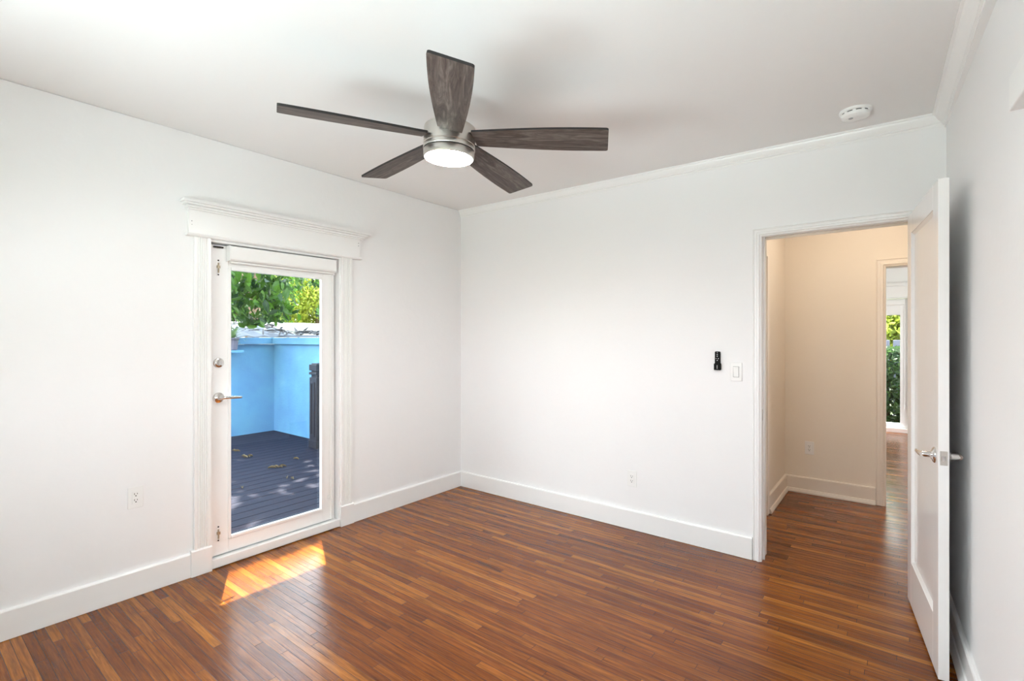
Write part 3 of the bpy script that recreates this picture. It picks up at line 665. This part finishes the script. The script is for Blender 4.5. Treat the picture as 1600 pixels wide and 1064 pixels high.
# ------------------------------------------------------------------ foliage
def leaf_mesh(name, leaves, m, parent):
    """leaves: list of (centre, direction, normal, length, width)"""
    V = []; Fc = []; ids = []
    for i, (c, d, n, l, w) in enumerate(leaves):
        s_ = d.cross(n)
        if s_.length < 1e-4: continue
        s_.normalize(); n = s_.cross(d).normalized(); b = len(V); k = random.random()*1000
        a0 = c-d*l*.5; dr = n*(-.12*l)
        V += [a0, a0+d*l*.3+s_*w*.46+n*w*.12, a0+d*l*.68+s_*w*.38+n*w*.10+dr*.4, a0+d*l+dr, a0+d*l*.68-s_*w*.38+n*w*.10+dr*.4, a0+d*l*.3-s_*w*.46+n*w*.12, a0+d*l*.5]
        Fc += [(b, b+1, b+6), (b+1, b+2, b+6), (b+2, b+3, b+6), (b+3, b+4, b+6), (b+4, b+5, b+6), (b+5, b, b+6)]; ids += [k]*7
    me = bpy.data.meshes.new(name); me.from_pydata([tuple(v) for v in V], [], Fc); me.materials.append(m)
    at_ = me.attributes.new('leaf_id', 'FLOAT', 'POINT'); at_.data.foreach_set('value', ids)
    o = bpy.data.objects.new(name, me); C.objects.link(o); o.parent = parent; return o
def rdir(r, up=0.0):
    v = Vector((r.gauss(0, 1), r.gauss(0, 1), r.gauss(0, 1)+up)); return v.normalized()
def blob(r, c, rad, n, l, w, droop=.5, clump=0, flat=0.0):
    out = []; cs = [Vector(c)+Vector([rd*q for rd, q in zip(rad, rdir(r)*r.uniform(.2, 1))]) for _ in range(clump)] if clump else None
    for _ in range(n):
        if cs:
            q = r.choice(cs)+rdir(r)*abs(r.gauss(0, 1))*min(rad)*.22
        else:
            q = Vector(c)+Vector([rd*k for rd, k in zip(rad, rdir(r)*(r.random()**.4))])
        d = rdir(r); d.z -= droop; d.normalize(); nn = rdir(r, 1.2+flat)
        s1 = r.uniform(.7, 1.25); out.append((q, d, nn, l*s1, w*s1))
    return out
R = random.Random(11)
# near broad-leaved tree: trunk beyond the wall, high crown over the deck, drooping boughs over the wall
TB = Vector((-6.3, .9, -.5))
tr = thing('broadleaf_tree', 'tree with large dark and bright green leaves drooping over the blue wall', 'tree', TB)
bm = bmesh.new(); tube(bm, [(0, 0, 0), (.1, -.05, 1.4), (-.05, .1, 3.0), (.1, 0, 4.8), (.5, -.1, 6.2), (1.0, -.3, 7.3)], [.14, .125, .11, .09, .06, .03], 12); obj('trunk', bm, M_bark, tr, smooth=True)
bm = bmesh.new()
def bough(p0, p1, p2, r0_): tube(bm, [p0, [(a+b)/2 for a, b in zip(p0, p1)], p1, p2], [r0_, r0_*.8, r0_*.55, r0_*.2], 8)
bough((-.02, .08, 2.7), (.8, -1.0, 3.6), (1.5, -1.9, 3.1), .05); bough((-.02, .08, 2.6), (.9, -.6, 3.3), (1.0, -.2, 2.4), .03)
bough((.1, 0, 4.8), (1.6, -1.5, 6.6), (3.4, -2.9, 7.1), .06); bough((.3, -.05, 5.5), (1.7, 1.0, 6.9), (3.3, 1.6, 7.3), .06); bough((.5, -.1, 6.2), (1.8, -.5, 7.0), (3.4, -.8, 7.3), .05); bough((.1, 0, 5.0), (-.2, 1.2, 6.4), (.2, 2.2, 7.1), .05)
obj('branch', bm, M_bark, tr, smooth=True)
lv = []
# drooping boughs seen through the glass
for (px, py, dep, rx, n, l) in ((372, 440, 6.9, .45, 120, .19), (400, 455, 7.3, .42, 100, .19), (420, 470, 7.0, .32, 75, .18), (365, 480, 7.4, .35, 70, .18), (440, 435, 7.4, .30, 55, .18), (425, 497, 6.9, .15, 34, .14), (452, 490, 6.9, .16, 22, .14), (500, 488, 6.3, .10, 16, .13), (476, 440, 6.6, .16, 14, .11), (498, 440, 6.5, .16, 34, .12), (470, 448, 6.6, .12, 9, .11), (395, 500, 7.2, .22, 60, .15)):
    a = (px-800)/F; s_, c_ = .61535, .78825
    q = Vector(cam.location)+Vector((a*c_-s_, a*s_+c_, (527-py)/F))*dep
    lv += blob(R, q-TB, (rx, rx, rx*.6), n, l, l*.42, .8)
# high crown above the deck
for _ in range(70):
    q = Vector((R.uniform(-7.4, -3.1), R.uniform(-3.2, 2.8), R.uniform(6.3, 7.5)))
    lv += blob(R, q-TB, (.60, .60, .35), 92, .25, .15, .1, flat=1.6)
for _ in range(1500):  # extra leaf layer out of view, added to shrink the sun spots
    q = Vector((R.uniform(-7.2, -2.75), R.uniform(-2.6, 2.6), R.uniform(6.1, 6.6))); k = R.uniform(.8, 1.3)
    lv.append((q-TB, rdir(R, -.2), rdir(R, 3), .24*k, .15*k))
for _ in range(150):  # unseen leaf strip added to block sun at the floor patch's edge
    q = Vector((R.uniform(-2.95, -2.66), R.uniform(-1.6, .6), R.uniform(6.65, 6.9)))
    lv.append((q-TB, rdir(R, -.2), rdir(R, 3), .2, .13))
leaf_mesh('foliage', lv, M_leaf, tr)

yt = thing('yellow_green_tree', 'sunlit yellow-green fine-leaved tree behind the white roof', 'tree', (-14.8, 7.2, -.5))
bm = bmesh.new(); tube(bm, [(0, 0, 0), (.1, .1, 2.0), (0, 0, 4.0)], [.16, .13, .05], 10); obj('trunk', bm, M_bark, yt, smooth=True)
lv = []
for _ in range(34):
    q = Vector((R.uniform(-1.6, 1.6), R.uniform(-1.6, 2.4), R.uniform(1.9, 4.6))); lv += blob(R, q, (.95, .95, .75), 1000, .14, .08, .2)
leaf_mesh('foliage', lv, M_yleaf, yt)
gt = thing('green_shrub', 'dense mid-green shrub behind the drooping tree at the left of the glass', 'shrub', (-11.1, 2.6, -.5))
bm = bmesh.new(); tube(bm, [(0, 0, 0), (0, .1, 1.6), (.1, 0, 3.0)], [.12, .1, .04], 10); obj('trunk', bm, M_bark, gt, smooth=True)
lv = []
for _ in range(26):
    q = Vector((R.uniform(-.5, .5), R.uniform(-3.0, 1.2), R.uniform(1.4, 4.2))); lv += blob(R, q, (.8, .8, .6), 330, .15, .08, .3)
leaf_mesh('foliage', lv, M_leaf, gt)

# neighbour: white flat roof and shed with weathered sheets
nb = thing('neighbour_building', 'white low building beyond the garden wall', 'building', (-9.2, 4.2, -.5))
BX('wall', (-.4, 1.4, -6.5, 3.5, 0, 2.05), M_white, nb); BX('roof', (-.5, 1.5, -6.6, 3.6, 2.05, 2.24), M_white, nb, .02)
BX('vent', (1.1, 1.25, 1.75, 1.9, 2.24, 2.36), M_roof, nb)
shd = thing('lean_to_roof', 'weathered grey sheet roof resting along the top of the blue wall', 'roof', (-4.66, 0, 1.43))
bm = bmesh.new(); n = 60
for k in range(2): pass
rows = []
for i in range(n+1):
    y = -3.0+i*(3.9/n); zz = .012*math.cos(i*1.6)
    rows.append((bm.verts.new((-1.1, y, .24+zz)), bm.verts.new((.10, y, zz)), bm.verts.new((-1.1, y, .225+zz)), bm.verts.new((.10, y, zz-.015))))
for a_, b_ in zip(rows, rows[1:]):
    bm.faces.new((a_[0], a_[1], b_[1], b_[0])); bm.faces.new((a_[2], b_[2], b_[3], a_[3])); bm.faces.new((a_[1], a_[3], b_[3], b_[1])); bm.faces.new((a_[0], b_[0], b_[2], a_[2]))
obj('corrugated_sheet', bm, M_roof, shd)
bm = bmesh.new(); box(bm, -1.1, 2.6, .60, 1.55, -.02, 0.01); obj('side_sheet', bm, M_roof, shd)
# debris (dry palm strips) on the roof
lv = []
for _ in range(300):
    if R.random() < .45: q = Vector((R.uniform(-.7, .14), R.uniform(-1.6, .8), 0)); q.z = .05-.2*(q.x-.1)+R.uniform(0, .05)
    else: q = Vector((R.uniform(-.3, 2.2), R.uniform(.58, 1.2), R.uniform(.04, .08)))
    d = rdir(R); d.z *= .22; d.normalize(); lv.append((q, d, rdir(R, 2), R.uniform(.14, .34), R.uniform(.02, .05)))
M_debris = mat('grey_dry_frond', (.12, .11, .11), .8)
o = leaf_mesh('dry_frond_litter', lv, M_debris, None); o.location = shd.location; o['kind'] = 'stuff'; tag(o, 'grey dry fronds and leaf litter lying on the sheet roof', 'leaf litter')

# spiky plant in a pot on a blue pier
PX = onz(358, 700, DK); px_, py_ = -4.262, -.30
struct(BX('garden_wall_ledge', (-4.45, px_+.12, py_-.13, py_+.13, 1.19, 1.225), M_blue), 'small blue ledge on the garden wall under the potted plant', 'ledge')
pp = thing('potted_spiky_plant', 'spiky green plant in a lilac-grey pot above the blue wall', 'potted plant', (px_, py_, 1.225))
bm = bmesh.new(); lathe(bm, [(.075, 0), (.085, .01), (.10, .15), (.115, .155), (.115, .18), (.095, .18), (.09, .15), (0, .15)], 10, cap=False); obj('pot', bm, M_pot, pp)
lv = []; V = []
bm = bmesh.new()
for k in range(90):
    a = R.uniform(0, 2*PI); el = R.uniform(.25, 1.3); ln = R.uniform(.20, .38); prev = None; drp = .32
    if math.cos(a) < .1: el = max(el, 1.15); drp = .16
    pos_ = Vector((.02*math.cos(a), .02*math.sin(a), .15)); e_ = el
    sd = Vector((-math.sin(a), math.cos(a), 0))
    for j in range(6):
        w = .010*(1-j/5.2); A_ = bm.verts.new(pos_+sd*w); B_ = bm.verts.new(pos_-sd*w)
        if prev: bm.faces.new((prev[0], A_, B_, prev[1]))
        prev = (A_, B_); pos_ = pos_+Vector((math.cos(a)*math.cos(e_), math.sin(a)*math.cos(e_), math.sin(e_)))*ln/5; e_ -= drp
obj('leaves', bm, M_spike, pp)

M_lilac = mat('pale_lilac_fence_paint', (.20, .19, .24), .7)
# ------------------------------------------------------------------ outside the far glass door
hd = thing('hedge', 'dense green hedge seen through the far glass door', 'hedge', (3.0, 7.35, -.5))
lv = []
for _ in range(12000):
    q = Vector((R.uniform(-1.7, 1.7), R.uniform(-.45, .35), R.uniform(.05, 1.74)));
    lv.append((q, rdir(R), rdir(R, .6), R.uniform(.07, .13), R.uniform(.04, .07)))
leaf_mesh('foliage', lv, M_hleaf, hd)
bm = bmesh.new()
for k in range(14): tube(bm, [(-1.6+k*.245, 0, 0), (-1.6+k*.245+.03, .02, 1.5)], [.018, .008], 6)
obj('stem', bm, M_bark, hd)
fr = thing('white_fence', 'white slatted fence between the hedge and the yellow bush', 'fence', (3.0, 8.1, -.5))
for k in range(26): BX('picket', (-1.9+k*.15, -1.8+k*.15, 0, .02, .1, 1.86), M_lilac, fr, .004)
BX('rail', [(-1.95, 2.1, .02, .05, .4, .48), (-1.95, 2.1, .02, .05, 1.6, 1.68)], M_white, fr)
yb = thing('yellow_bush', 'bright yellow-green bush behind the white fence at the far door', 'bush', (3.0, 9.2, -.5))
lv = []
for _ in range(14): lv += blob(R, Vector((R.uniform(-1.8, 1.8), R.uniform(-.2, .5), R.uniform(1.5, 2.7))), (.7, .5, .6), 1700, .13, .06, .2)
leaf_mesh('foliage', lv, M_yleaf, yb)
bm = bmesh.new()
for k in range(4): tube(bm, [(-1.2+k*.8, 0, 0), (-1.2+k*.8, .1, 1.6)], [.04, .02], 6)
obj('stem', bm, M_bark, yb)
bpy.context.view_layer.update()
